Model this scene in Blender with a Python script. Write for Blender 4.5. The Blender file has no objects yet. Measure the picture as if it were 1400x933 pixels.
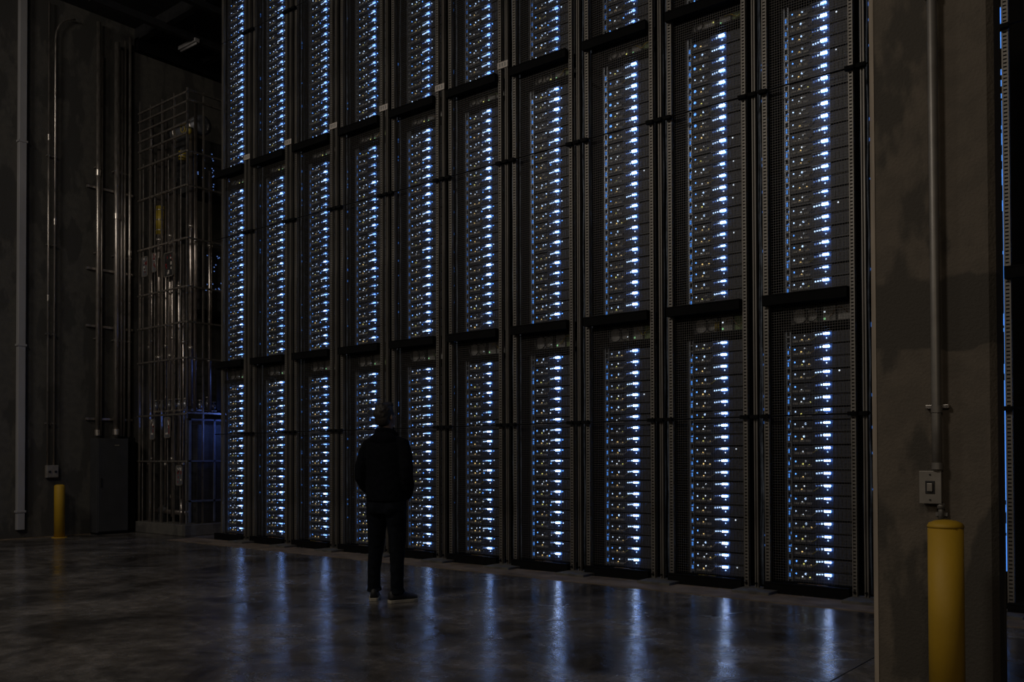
import bpy, math, random
from math import sin, cos, pi, radians as R
from mathutils import Vector, Matrix
random.seed(7)
scn = bpy.context.scene
col = scn.collection

# ------------------------------------------------------------------ camera
CH, FPX = 1.30, 1231.0
cd = bpy.data.cameras.new('camera'); cam = bpy.data.objects.new('camera', cd); col.objects.link(cam)
cd.sensor_width = 36.0; cd.lens = FPX / 1400 * 36.0; cd.shift_y = 0.1007; cd.clip_end = 200
CAMR = Matrix.Rotation(R(39.09), 3, 'Z') @ Matrix.Rotation(R(90.88), 3, 'X') @ Matrix.Rotation(R(-0.17), 3, 'Z')
cam.matrix_world = Matrix.Translation((0, 0, CH)) @ CAMR.to_4x4()
scn.camera = cam
def proj(p):
    q = CAMR.transposed() @ (Vector(p) - Vector((0, 0, CH)))
    return 700 + FPX * q[0] / -q[2], 466.5 - FPX * q[1] / -q[2] + 0.1007 * 1400

# ------------------------------------------------------------------ world, lights, exposure
w = bpy.data.worlds.new('world'); scn.world = w; w.use_nodes = True
w.node_tree.nodes['Background'].inputs[0].default_value = (1.0, 0.86, 0.7, 1)
w.node_tree.nodes['Background'].inputs[1].default_value = 0.0
scn.view_settings.view_transform = 'Standard'; scn.view_settings.look = 'None'
scn.view_settings.exposure = 0.0; scn.view_settings.gamma = 1.0
scn.view_settings.use_curve_mapping = False
cy = scn.cycles
cy.use_denoising = True
try:
    cy.denoiser = 'OPENIMAGEDENOISE'; cy.denoising_prefilter = 'ACCURATE'
except Exception: pass
cy.caustics_reflective = False; cy.caustics_refractive = False
cy.max_bounces = 5; cy.diffuse_bounces = 3; cy.glossy_bounces = 3; cy.transparent_max_bounces = 6
cy.sample_clamp_indirect = 1.5; cy.sample_clamp_direct = 0; cy.use_light_tree = True
def area(name, loc, target, size, power, color, sy=None):
    l = bpy.data.lights.new(name, 'AREA'); l.shape = 'RECTANGLE'; l.size = size; l.size_y = sy or size
    l.energy = power; l.color = color
    o = bpy.data.objects.new(name, l); col.objects.link(o); o.location = loc
    o.rotation_euler = (Vector(target) - Vector(loc)).to_track_quat('-Z', 'Y').to_euler()
    return o
WARM = (1.0, 0.91, 0.80)
area('hall_lamp', (-5.5, -3.0, 8.4), (-5.5, 4.0, 0.0), 1.6, 150, WARM)
area('hall_lamp', (1.5, -4.5, 4.6), (-1.0, 5.0, 1.8), 1.2, 44, (1.0, 0.84, 0.66))
area('hall_lamp', (-11.5, -1.5, 8.4), (-14.0, 6.0, 1.0), 1.6, 110, WARM)
area('added_blue_fill', (-13.3, 9.3, 1.85), (-13.9, 8.7, 1.4), 0.25, 2.0, (0.12, 0.25, 1.0), 0.5)  # added unseen light without a fixture, washes the cage gate blue

# ------------------------------------------------------------------ helpers
def tag(o, label=None, cat=None, group=None, kind=None):
    if label: o['label'] = label
    if cat: o['category'] = cat
    if group: o['group'] = group
    if kind: o['kind'] = kind
    return o
def thing(name, loc, label, cat, group=None, rz=0.0):
    o = bpy.data.objects.new(name, None); col.objects.link(o); o.empty_display_size = 0.1
    o.location = loc; o.rotation_euler = (0, 0, rz)
    return tag(o, label, cat, group)
class MB:
    def __init__(s): s.v = []; s.f = []; s.m = []; s.mi = 0
    def add(s, vs, fs):
        b = len(s.v); s.v += [tuple(x) for x in vs]; s.f += [tuple(b + i for i in f) for f in fs]; s.m += [s.mi] * len(fs); return s
    def box(s, x0, x1, y0, y1, z0, z1):
        return s.add([(x0,y0,z0),(x1,y0,z0),(x1,y1,z0),(x0,y1,z0),(x0,y0,z1),(x1,y0,z1),(x1,y1,z1),(x0,y1,z1)],
                     [(0,3,2,1),(4,5,6,7),(0,1,5,4),(1,2,6,5),(2,3,7,6),(3,0,4,7)])
    def tube(s, pts, r, n=10, cap=True):
        pts = [Vector(p) for p in pts]; rs = r if isinstance(r, (list, tuple)) else [r] * len(pts)
        rings = []; prev = None
        for i, p in enumerate(pts):
            t = (pts[min(i+1, len(pts)-1)] - pts[max(i-1, 0)]).normalized()
            if prev is None:
                u = t.cross(Vector((0, 1, 0)) if abs(t.y) < .9 else Vector((1, 0, 0))).normalized()
            else:
                u = (prev - t * prev.dot(t)).normalized()
            prev = u; v = t.cross(u)
            rings.append([p + (u * cos(2*pi*k/n) + v * sin(2*pi*k/n)) * rs[i] for k in range(n)])
        vs = [q for rg in rings for q in rg]; fs = []
        for i in range(len(pts) - 1):
            for k in range(n):
                k2 = (k + 1) % n; fs.append((i*n+k, i*n+k2, (i+1)*n+k2, (i+1)*n+k))
        if cap: fs += [tuple(range(n))[::-1], tuple((len(pts)-1)*n + k for k in range(n))]
        return s.add(vs, fs)
    def loft(s, rings, n=24, p=2.0):
        """rings: (cx, cy, z, rx, ry)"""
        vs = []
        for (cx, cy_, z, rx, ry) in rings:
            for k in range(n):
                a = 2*pi*k/n; c, q = cos(a), sin(a)
                vs.append((cx + rx*math.copysign(abs(c)**(2/p), c), cy_ + ry*math.copysign(abs(q)**(2/p), q), z))
        fs = []; m = len(rings)
        for i in range(m - 1):
            for k in range(n):
                k2 = (k+1) % n; fs.append((i*n+k, i*n+k2, (i+1)*n+k2, (i+1)*n+k))
        fs += [tuple(range(n))[::-1], tuple((m-1)*n + k for k in range(n))]
        return s.add(vs, fs)
    def ell(s, c, r, nu=16, nv=10, rot=None):
        vs = []; fs = []
        for j in range(1, nv):
            th = pi*j/nv
            for i in range(nu):
                a = 2*pi*i/nu; vs.append((r[0]*sin(th)*cos(a), r[1]*sin(th)*sin(a), r[2]*cos(th)))
        vs += [(0,0,r[2]), (0,0,-r[2])]
        for j in range(nv-2):
            for i in range(nu):
                i2 = (i+1) % nu; fs.append((j*nu+i, (j+1)*nu+i, (j+1)*nu+i2, j*nu+i2))
        t, b = (nv-1)*nu, (nv-1)*nu+1
        for i in range(nu):
            i2 = (i+1) % nu; fs.append((t, i, i2)); fs.append((b, (nv-2)*nu+i2, (nv-2)*nu+i))
        M = rot or Matrix.Identity(3); c = Vector(c)
        return s.add([M @ Vector(q) + c for q in vs], fs)
    def mesh(s, name, mats, smooth=False):
        me = bpy.data.meshes.new(name); me.from_pydata(s.v, [], s.f)
        for m in (mats if isinstance(mats, (list, tuple)) else [mats]): me.materials.append(m)
        if any(s.m): me.polygons.foreach_set('material_index', s.m)
        if smooth: me.polygons.foreach_set('use_smooth', [True] * len(s.f))
        me.update(); return me
def put(name, me, parent=None, loc=(0,0,0), rot=None):
    o = bpy.data.objects.new(name, me); col.objects.link(o); o.location = loc
    if rot: o.rotation_euler = rot
    if parent: o.parent = parent
    return o
def build(mb, name, mats, parent=None, loc=(0,0,0), smooth=False, bevel=0, rot=None):
    o = put(name, mb.mesh(name, mats, smooth), parent, loc, rot)
    if bevel:
        b = o.modifiers.new('bevel', 'BEVEL'); b.width = bevel; b.segments = 2; b.limit_method = 'ANGLE'
    return o
def box_(x0, x1, y0, y1, z0, z1): return MB().box(x0, x1, y0, y1, z0, z1)

# ------------------------------------------------------------------ materials
def nmat(name):
    m = bpy.data.materials.new(name); m.use_nodes = True
    return m, m.node_tree.nodes, m.node_tree.links, m.node_tree.nodes['Principled BSDF']
def mat(name, c, rough=.6, metal=0.0, spec=.5, var=.25, scale=6.0, bump=0.0, bscale=40.0, rvar=0.0, stretch=(1,1,1)):
    m, N, L, P = nmat(name)
    tc = N.new('ShaderNodeTexCoord'); mp = N.new('ShaderNodeMapping'); mp.inputs['Scale'].default_value = stretch
    L.new(tc.outputs['Object'], mp.inputs[0])
    nz = N.new('ShaderNodeTexNoise'); nz.inputs['Scale'].default_value = scale; nz.inputs['Detail'].default_value = 5
    L.new(mp.outputs[0], nz.inputs['Vector'])
    mr = N.new('ShaderNodeMapRange'); mr.inputs[1].default_value = .3; mr.inputs[2].default_value = .7
    mr.inputs[3].default_value = 1 - var; mr.inputs[4].default_value = 1 + var
    L.new(nz.outputs[0], mr.inputs[0])
    mx = N.new('ShaderNodeVectorMath'); mx.operation = 'SCALE'; mx.inputs[0].default_value = c
    L.new(mr.outputs[0], mx.inputs['Scale']); L.new(mx.outputs[0], P.inputs['Base Color'])
    P.inputs['Roughness'].default_value = rough; P.inputs['Metallic'].default_value = metal
    P.inputs['Specular IOR Level'].default_value = spec
    if rvar:
        r2 = N.new('ShaderNodeMapRange'); r2.inputs[1].default_value = .3; r2.inputs[2].default_value = .7
        r2.inputs[3].default_value = rough - rvar; r2.inputs[4].default_value = rough + rvar
        L.new(nz.outputs[0], r2.inputs[0]); L.new(r2.outputs[0], P.inputs['Roughness'])
    if bump:
        n2 = N.new('ShaderNodeTexNoise'); n2.inputs['Scale'].default_value = bscale; n2.inputs['Detail'].default_value = 4
        L.new(mp.outputs[0], n2.inputs['Vector'])
        b = N.new('ShaderNodeBump'); b.inputs['Strength'].default_value = bump; b.inputs['Distance'].default_value = .01
        L.new(n2.outputs[0], b.inputs['Height']); L.new(b.outputs[0], P.inputs['Normal'])
    return m
def emit(name, c, s, sample=True):
    m, N, L, P = nmat(name)
    P.inputs['Base Color'].default_value = (c[0]*.3, c[1]*.3, c[2]*.3, 1)
    P.inputs['Emission Color'].default_value = (*c, 1); P.inputs['Emission Strength'].default_value = s
    if not sample: m.cycles.emission_sampling = 'NONE'
    return m
def concrete_mat(name, c1, c2, stain, rough=.85, seed=0.0, pour=None, seam=None):
    """board-marked concrete: two mottled tones, darker blotchy stains with their own edges, pour line and panel seams"""
    m, N, L, P = nmat(name)
    tc = N.new('ShaderNodeTexCoord'); mp = N.new('ShaderNodeMapping'); mp.inputs['Location'].default_value = (seed, seed*.7, seed*.3)
    L.new(tc.outputs['Object'], mp.inputs[0])
    def noise(sc, det=6, rg=.55, st=None):
        n = N.new('ShaderNodeTexNoise'); n.inputs['Scale'].default_value = sc; n.inputs['Detail'].default_value = det; n.inputs['Roughness'].default_value = rg
        if st:
            q = N.new('ShaderNodeMapping'); q.inputs['Scale'].default_value = st; L.new(mp.outputs[0], q.inputs[0]); L.new(q.outputs[0], n.inputs['Vector'])
        else: L.new(mp.outputs[0], n.inputs['Vector'])
        return n
    def ramp(src, a, b):
        r = N.new('ShaderNodeMapRange'); r.inputs[1].default_value = a; r.inputs[2].default_value = b; r.interpolation_type = 'SMOOTHSTEP'
        L.new(src, r.inputs[0]); return r.outputs[0]
    def mix(f, a, b):
        x = N.new('ShaderNodeMix'); x.data_type = 'RGBA'; L.new(f, x.inputs[0])
        for s, v in ((6, a), (7, b)):
            if isinstance(v, tuple): x.inputs[s].default_value = (*v, 1)
            else: L.new(v, x.inputs[s])
        return x.outputs[2]
    base = mix(ramp(noise(9).outputs[0], .35, .65), c1, c2)
    st = mix(ramp(noise(1.7, 5, .5, (1.6, 1.6, .7)).outputs[0], .50, .56), base, stain)
    if pour is not None:
        sx = N.new('ShaderNodeSeparateXYZ'); L.new(tc.outputs['Object'], sx.inputs[0])
        nn = noise(3.0, 3); ad = N.new('ShaderNodeMath'); ad.operation = 'MULTIPLY_ADD'; ad.inputs[1].default_value = .25
        L.new(nn.outputs[0], ad.inputs[0]); L.new(sx.outputs[2], ad.inputs[2])
        a = ramp(ad.outputs[0], pour[0], pour[0] + .02); b = ramp(ad.outputs[0], pour[1], pour[1] + .03)
        sb = N.new('ShaderNodeMath'); sb.operation = 'SUBTRACT'; sb.use_clamp = True; L.new(a, sb.inputs[0]); L.new(b, sb.inputs[1])
        st = mix(sb.outputs[0], st, stain)
    L.new(st, P.inputs['Base Color']); P.inputs['Roughness'].default_value = rough
    bp = N.new('ShaderNodeBump'); bp.inputs['Strength'].default_value = .5; bp.inputs['Distance'].default_value = .01
    L.new(noise(60, 4).outputs[0], bp.inputs['Height']); L.new(bp.outputs[0], P.inputs['Normal'])
    return m

def floor_mat():
    """polished concrete: mottled grey-brown with cloudy trowel marks, glossy with uneven polish"""
    m, N, L, P = nmat('polished_concrete')
    tc = N.new('ShaderNodeTexCoord')
    def noise(sc, det=6, rg=.6, st=(1,1,1), dist=0.0):
        q = N.new('ShaderNodeMapping'); q.inputs['Scale'].default_value = st; L.new(tc.outputs['Object'], q.inputs[0])
        n = N.new('ShaderNodeTexNoise'); n.inputs['Scale'].default_value = sc; n.inputs['Detail'].default_value = det
        n.inputs['Roughness'].default_value = rg; n.inputs['Distortion'].default_value = dist
        L.new(q.outputs[0], n.inputs['Vector']); return n.outputs[0]
    def mr(src, a, b, c, d):
        r = N.new('ShaderNodeMapRange'); r.inputs[1].default_value = a; r.inputs[2].default_value = b
        r.inputs[3].default_value = c; r.inputs[4].default_value = d; L.new(src, r.inputs[0]); return r.outputs[0]
    def mul(a, b):
        x = N.new('ShaderNodeMath'); x.operation = 'MULTIPLY'; L.new(a, x.inputs[0]); L.new(b, x.inputs[1]); return x.outputs[0]
    f = mul(mr(noise(1.1, 7, .62, (1, 1, 1), .6), .38, .62, .35, 1.5), mr(noise(7.0, 6, .65), .33, .67, .6, 1.4))
    f = mul(f, mr(noise(38, 3, .6), .3, .7, .85, 1.15))
    cl = N.new('ShaderNodeMix'); cl.data_type = 'RGBA'; cl.inputs[6].default_value = (.132, .112, .096, 1); cl.inputs[7].default_value = (.118, .115, .114, 1)
    L.new(noise(.8, 3), cl.inputs[0])
    sc = N.new('ShaderNodeVectorMath'); sc.operation = 'SCALE'; L.new(cl.outputs[2], sc.inputs[0]); L.new(f, sc.inputs['Scale'])
    L.new(sc.outputs[0], P.inputs['Base Color'])
    L.new(mr(noise(2.6, 6, .65, (1, 1, 1), .8), .36, .64, .11, .29), P.inputs['Roughness'])
    P.inputs['Specular IOR Level'].default_value = .5
    b1 = N.new('ShaderNodeBump'); b1.inputs['Strength'].default_value = .6; b1.inputs['Distance'].default_value = .006
    L.new(noise(7.0, 5, .55, (1, 1, 1), .4), b1.inputs['Height'])
    b2 = N.new('ShaderNodeBump'); b2.inputs['Strength'].default_value = .5; b2.inputs['Distance'].default_value = .0010
    L.new(noise(60, 3, .5), b2.inputs['Height']); L.new(b1.outputs[0], b2.inputs['Normal'])
    L.new(b2.outputs[0], P.inputs['Normal'])
    return m

M = {}
M['floor'] = floor_mat()
M['floor_edge'] = mat('raw_concrete_strip', (.21, .16, .11), .75, spec=.2, var=.4, scale=4, bump=.3)
M['wall'] = concrete_mat('left_wall_concrete', (.105, .098, .085), (.085, .08, .072), (.06, .057, .052), seed=3.1)
M['far_wall'] = mat('painted_block', (.06, .057, .055), .85, scale=2)
M['ceiling'] = mat('ceiling_deck', (.03, .03, .032), .85)
M['pillar'] = concrete_mat('pillar_concrete', (.155, .128, .098), (.128, .107, .083), (.076, .066, .053), seed=1.3, pour=(2.02, 2.36))
M['galv'] = mat('galvanised_steel', (.55, .50, .45), .34, metal=.85, var=.2, scale=30, rvar=.08, stretch=(1,1,.2))
M['strut'] = mat('strut_steel', (.25, .23, .205), .5, metal=.55, var=.3, scale=14, rvar=.1, stretch=(1,1,.15))
M['duct'] = mat('painted_duct', (.40, .39, .395), .55, metal=.2, var=.12, scale=5, stretch=(1,1,.3))
M['conduit'] = mat('grey_conduit', (.26, .24, .215), .45, metal=.4, var=.15, scale=8)
M['black'] = mat('black_powdercoat', (.0045, .0045, .005), .8, spec=.15, var=.3, scale=10)
M['dark'] = mat('dark_panel', (.022, .022, .024), .55, var=.3, scale=10)
M['panel'] = mat('server_front', (.044, .050, .066), .40, var=.25, scale=40)
M['vent'] = mat('vented_front', (.062, .064, .074), .5, var=.45, scale=60)
M['rail'] = mat('mounting_rail', (.42, .45, .5), .35, metal=.6, var=.3, scale=40, stretch=(1,1,.5))
M['lip'] = mat('server_lid', (.30, .31, .33), .35, metal=.5, var=.1)
M['wire'] = mat('mesh_wire', (.13, .12, .11), .5, metal=.4, var=.1)
M['grey'] = mat('switch_grey', (.36, .35, .335), .5, var=.3, scale=20)
M['pcb'] = mat('circuit_green', (.20, .27, .12), .5, var=.5, scale=25)
M['cable_dark'] = mat('cable_black', (.03, .03, .03), .45)
M['cable_blue'] = mat('cable_blue_lit', (.13, .16, .21), .4, var=.6, scale=9)  # bluish light on the trunk cables is put into their colour
M['cable_tan'] = mat('cable_tan', (.30, .21, .12), .5)
M['cable_yellow'] = mat('cable_yellow', (.45, .33, .04), .5)
M['cable_orange'] = mat('cable_orange', (.5, .18, .03), .5)
M['yellow'] = mat('bollard_yellow', (.55, .33, .02), .6, var=.10, scale=3, bump=.12, bscale=30)
M['cabinet'] = mat('cabinet_paint', (.045, .046, .050), .6, var=.15, scale=4, bump=.05)
M['box'] = mat('switch_box_metal', (.33, .30, .26), .45, metal=.4, var=.15, scale=12)
M['boxdark'] = mat('switch_dark', (.02, .02, .02), .5)
M['plinth'] = concrete_mat('plinth_concrete', (.15, .14, .125), (.12, .115, .105), (.09, .085, .08), seed=9)
M['tagw'] = mat('label_white', (.75, .68, .62), .6, var=.35, scale=60)
M['red'] = mat('sign_red', (.25, .03, .03), .6, var=.6, scale=30)
M['bluebox'] = mat('blue_grey_panel', (.12, .14, .2), .5, metal=.2)
M['tank'] = mat('tank_silver', (.35, .36, .40), .35, metal=.7, var=.3, scale=5)
M['mach'] = mat('machinery_dark', (.05, .05, .052), .5, metal=.3, var=.4, scale=8)
M['pipe_in'] = mat('bright_pipe', (.50, .44, .40), .28, metal=.9, var=.2, scale=10)
# person
M['skin'] = mat('skin', (.20, .135, .105), .55, var=.06)
M['hair'] = mat('hair', (.018, .014, .011), .6, var=.4, scale=60, bump=.6, bscale=120, stretch=(1,1,.3))
M['hoodie'] = mat('hoodie_fleece', (.0045, .005, .007), .95, spec=.08, var=.3, scale=30, bump=.3, bscale=200)
M['jeans'] = mat('dark_denim', (.006, .0075, .011), .9, spec=.1, var=.35, scale=25, bump=.3, bscale=160)
M['shoe'] = mat('shoe_leather', (.014, .014, .016), .6, var=.3)
M['sole'] = mat('shoe_sole', (.34, .31, .25), .7, var=.15)
# lights on the equipment
BAR = [emit('display_light_%d' % i, c, s) for i, (c, s) in enumerate((
    ((.52, .68, 1.0), 7.5), ((.56, .71, 1.0), 9.0), ((.42, .60, 1.0), 5.0)))]
SIDE_ = [emit('display_edge_light_%d' % i, (.13, .32, 1.0), q) for i, q in enumerate((9, 11, 7, 5))]
BARF = [emit('display_dim_light_%d' % i, c, s) for i, (c, s) in enumerate((((.20, .42, 1.0), 3.0), ((.12, .30, 1.0), 2.2), ((.35, .52, 1.0), 2.6)))]
E_BLUE = emit('blue_indicator', (.10, .33, 1.0), 2.2, False)
E_PALE = emit('pale_indicator', (.46, .66, 1.0), 1.7, False)
E_WHITE = emit('white_indicator', (.75, .85, .95), 1.2, False)
E_AMB = emit('amber_indicator', (1.0, .70, .26), 1.0, False)
E_YEL = emit('yellow_indicator', (.85, .82, .22), .9, False)
E_GREEN = emit('green_indicator', (.40, 1.0, .45), .8, False)
E_DIM = emit('dim_port_light', (.20, .38, 1.0), .35, False)
E_RAILN = emit('rail_glow_near', (.08, .30, .9), .9, False)  # blue light falling on rails and trunk cables, put in as emission
E_RAIL = emit('rail_glow', (.06, .25, .85), .35, False)

# ------------------------------------------------------------------ the room
WX, CZ = -15.55, 9.12
def struct(mb, name, m, **k): return tag(build(mb, name, m, **k), kind='structure')
struct(box_(WX-.3, 9.0, -9.0, 12.3, -.2, 0), 'floor', M['floor'])
struct(box_(WX-.3, 9.0, -9.0, 12.3, CZ, CZ+.2), 'ceiling', M['ceiling'])
wl = MB().box(WX-.3, WX, -9.0, 12.3, 0, CZ)
struct(wl, 'wall_left', M['wall'])
struct(box_(WX, 9.0, 12.0, 12.3, 0, CZ), 'wall_back', M['far_wall'])
struct(box_(WX, 9.0, -9.3, -9.0, 0, CZ), 'wall_front', M['far_wall'])
struct(box_(9.0, 9.3, -9.0, 12.3, 0, CZ), 'wall_right', M['far_wall'])
# unpolished strip in front of the racks, saw-cut joint in the slab
struct(box_(-13.4, 8.9, 7.72, 8.22, 0, .006), 'trim_1', M['floor_edge'])
struct(box_(-1.875, -1.868, -8, 7.72, 0, .0015), 'trim_2', M['black'])
struct(box_(WX+.0, WX+.05, -8, 8.0, 0, .012), 'baseboard_left', M['floor_edge'])
# ceiling beams of the corner over the cage
for i, (y, h) in enumerate(((8.3, .22), (9.6, .22), (10.9, .22))):
    struct(box_(WX, -12.2, y, y+.12, CZ-h, CZ), 'trim_%d' % (i+3), M['dark'])
struct(box_(WX, WX+.14, 8.3, 12.0, CZ-.42, CZ-.18), 'trim_6', M['black'])
for i, x in enumerate((-14.6, -13.4)):
    struct(box_(x, x+.10, 7.0, 12.0, CZ-.32, CZ-.20), 'trim_%d' % (i+7), M['dark'])
t = thing('ceiling_light', (-14.75, 8.9, CZ-.30), 'small unlit tube light under the ceiling above the caged pipework', 'ceiling light')
build(box_(-.28, .28, -.05, .05, -.04, .03), 'light_housing', M['duct'], t, bevel=.01)
build(MB().tube([(-.26, 0, -.055), (.26, 0, -.055)], .018, 10), 'light_tube', M['duct'], t, smooth=True)
for x in (-.19, .19): build(MB().box(x-.01, x+.01, -.01, .01, .03, .30), 'hanger', M['galv'], t)

# pillar at the right with chamfered corners
px0, px1, pf, pb, ch = -1.635, -0.998, 5.24, 5.47, .030
oc = [(px0+ch, pf), (px1-ch, pf), (px1, pf+ch), (px1, pb-ch), (px1-ch, pb), (px0+ch, pb), (px0, pb-ch), (px0, pf+ch)]
pm = MB(); pm.add([(x, y, 0) for x, y in oc] + [(x, y, CZ) for x, y in oc],
    [tuple(range(8))[::-1], tuple(range(8, 16))] + [(i, (i+1) % 8, 8+(i+1) % 8, 8+i) for i in range(8)])
struct(pm, 'pillar', M['pillar'])

M['arris'] = mat('lit_pillar_edge', (.46, .38, .29), .6, var=.2, scale=12, stretch=(1, 1, .2))  # lighter tone paints lamp light onto the left chamfer
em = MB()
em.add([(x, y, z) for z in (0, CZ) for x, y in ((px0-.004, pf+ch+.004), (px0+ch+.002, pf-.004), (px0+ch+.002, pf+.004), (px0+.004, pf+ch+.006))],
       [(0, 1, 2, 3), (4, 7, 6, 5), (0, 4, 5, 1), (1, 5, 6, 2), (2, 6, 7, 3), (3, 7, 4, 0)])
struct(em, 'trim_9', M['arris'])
# ------------------------------------------------------------------ rack wall
P_, XR0 = 1.047, -2.757
def XR(k): return XR0 - P_*k
ORD = ['first','second','third','fourth','fifth','sixth','seventh','eighth','ninth','tenth','eleventh','twelfth','thirteenth',
       'fourteenth','fifteenth','sixteenth','seventeenth','eighteenth','nineteenth','twentieth','twenty-first','twenty-second','twenty-third','twenty-fourth']
def bayname(k):
    if k >= 0: return '%s bay left of the pillar' % ORD[k]
    return '%s bay behind the pillar' % ORD[-k-1]
TIER = ['bottom', 'middle', 'top']
LEDZ = [.186, 2.976, 6.09]; ROWS = [20, 23, 23]
YS = 8.48                              # plane of the server fronts
# --- server meshes, origin at the display light on the front plane
ch_ = MB()
ch_.box(-.348, .222, .0, .62, -.083, .024)
chassis_me = []
for v in range(3):
    c = MB(); c.mi = 0
    c.box(-.348, .052, .0, .62, -.083, .020)
    c.mi = 1; c.box(.052, .222, -.006, .62, -.083, .020)
    for q in range(4): c.box(.070+.036*q, .096+.036*q, -.010, -.006, -.066, .004)
    c.mi = 2; c.box(-.13, .055, -.026, .0, .020, .0235)          # lid lip over the lights
    c.mi = 0; c.box(.051, .055, -.010, .0, -.07, .022)            # upright flange beside the display light
    c.mi = 3
    for q in range(3): c.box(-.335+.062*q+.004*v, -.285+.062*q+.004*v, -.008, 0, -.060, -.040)
    c.mi = 2; c.box(-.215, -.185, -.012, 0, -.012, -.002)
    chassis_me.append(c.mesh('chassis', [M['panel'], M['vent'], M['lip'], M['grey']]))
def dot(r, d=.005, n=6):
    m = MB(); vs = [(r*cos(2*pi*k/n), 0, r*sin(2*pi*k/n)) for k in range(n)] + [(r*.7*cos(2*pi*k/n), -d, r*.7*sin(2*pi*k/n)) for k in range(n)]
    m.add(vs, [tuple(range(n)), tuple(range(n, 2*n))[::-1]] + [(i, n+i, n+(i+1) % n, (i+1) % n) for i in range(n)]); return m
def bar(wd, h, d):
    m = MB().box(-wd/2, wd/2, -d, 0, -h/2, h/2)
    m.m = [0 if i == 2 else 1 for i in range(6)]; return m
BARM = [bar(wd, h, .022).mesh('display_light', [BAR[i], SIDE_[i]]) for i, (wd, h) in enumerate(((.058, .019), (.058, .021), (.048, .017)))]
BARS = [bar(wd, h, .020).mesh('display_light', [BARF[i], SIDE_[3]]) for i, (wd, h) in enumerate(((.040, .016), (.026, .014), (.030, .015)))]
D = {('b', 1): dot(.0085).mesh('indicator_light', E_BLUE), ('b', 2): dot(.015).mesh('indicator_light', E_BLUE),
     ('p', 1): dot(.0080).mesh('indicator_light', E_PALE), ('p', 2): dot(.0115).mesh('indicator_light', E_PALE),
     ('w', 1): dot(.0080).mesh('indicator_light', E_WHITE), ('a', 1): dot(.0090).mesh('indicator_light', E_AMB),
     ('y', 1): dot(.0090).mesh('indicator_light', E_YEL), ('g', 1): dot(.0100).mesh('indicator_light', E_GREEN)}
PORTS = []
for v in range(3):
    m = MB()
    for q in range(4):
        x = -.115 + .024*q; m.mi = 0 if q >= 2 or v == 1 else 1
        m.box(x, x+.013, -.006, 0, -.006 - .003*v + .002*q, .004 + .002*q)
    PORTS.append(m.mesh('port_lights', [E_PALE, E_DIM]))
def cablem(v):
    x = -.165 + .01*v
    return MB().tube([(x, 0, -.045), (x+.008, -.022, -.050), (x+.028, -.028, -.040), (x+.046, -.020, -.022), (x+.052, 0, -.016)], .0042, 6)
CABLES = [cablem(v).mesh('patch_cable', M[('cable_tan', 'cable_yellow', 'cable_dark')[v]], True) for v in range(3)]

def server_spec(k, tier, r, rg):
    """list of (part, mesh, location) for one server"""
    s = [('chassis', rg.choice(chassis_me), (0, 0, 0))]
    j = lambda a: rg.uniform(-a, a)
    top = tier == 2
    if top and k >= 4: bm = rg.choice(BARS)
    elif top: bm = rg.choice(BARS + BARM[:1])
    elif tier == 1: bm = rg.choice(BARM if k < 3 else (BARM[2:] * 2 + BARM[:1] if k < 6 else BARM[2:] + BARS[:2]))
    else: bm = rg.choice(BARM[:2] if k < 4 else BARM[2:] * 2 + BARM[:1] + BARS[:1])
    s.append(('display_light', bm, (j(.002), -.006, 0)))
    s.append(('port_lights', rg.choice(PORTS), (j(.006), -.001, 0)))
    s.append(('power_light', D['p', 1] if rg.random() < .8 else D['w', 1], (-.004+j(.004), 0, -.037+j(.002))))
    big = tier == 1 and k in (1, 2) and r > ROWS[1]-9
    s.append(('indicator_light', D['b', 2] if big and rg.random() < .75 else (D['b', 1] if rg.random() < .55 else D['p', 1]), (-.315+j(.003), 0, -.008+j(.002))))
    if rg.random() < .9:
        s.append(('indicator_light', D['p', 2] if rg.random() < .35 + .03*k else D['w', 1], (-.222+j(.008), 0, -.006+j(.003))))
    a = rg.choice(('a', 'y', 'a', 'w'))
    s.append(('amber_light', D[a, 1], (-.248+j(.008), 0, -.036+j(.004))))
    if rg.random() < .25 + .07*k:
        s.append(('amber_light', D['a' if rg.random() < .7 else 'y', 1], (-.175+j(.01), 0, -.042+j(.004))))
    if k >= 3 and rg.random() < .6:
        s.append(('indicator_light', D['p', 1], (-.175+j(.006), 0, .004+j(.003))))
    if k >= 3 or tier == 2:
        if rg.random() < .6: s.append(('power_light', D['b', 1] if rg.random() < .5 else D['p', 1], (.062+j(.006), -.008, j(.006))))
        if rg.random() < .5: s.append(('indicator_light', D['b', 1] if rg.random() < .6 else D['w', 1], (-.12+j(.02), -.006, -.035+j(.008))))
    elif rg.random() < .12: s.append(('power_light', D['w', 1], (.115+j(.01), -.012, .002+j(.006))))
    if rg.random() < .75: s.append(('patch_cable', rg.choice(CABLES), (j(.01), 0, j(.003))))
    return s
cands = []
for k in range(-2, 10):
    for tier in range(3):
        if tier == 2 and k < 0: continue
        for r in range(ROWS[tier]):
            p = Vector((XR(k)-.288, YS, LEDZ[tier]+.12*r)); x, y = proj(p)
            inside = 300 < x < 1192 and -8 < y < 930
            size = -(CAMR.transposed() @ (p - Vector((0, 0, CH))))[2]
            cands.append(((0 if inside else 1, size), k, tier, r, p))
cands.sort(key=lambda c: (c[0], c[1], c[2], c[3]))
rest = MB(); rest_mats = []
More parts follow.
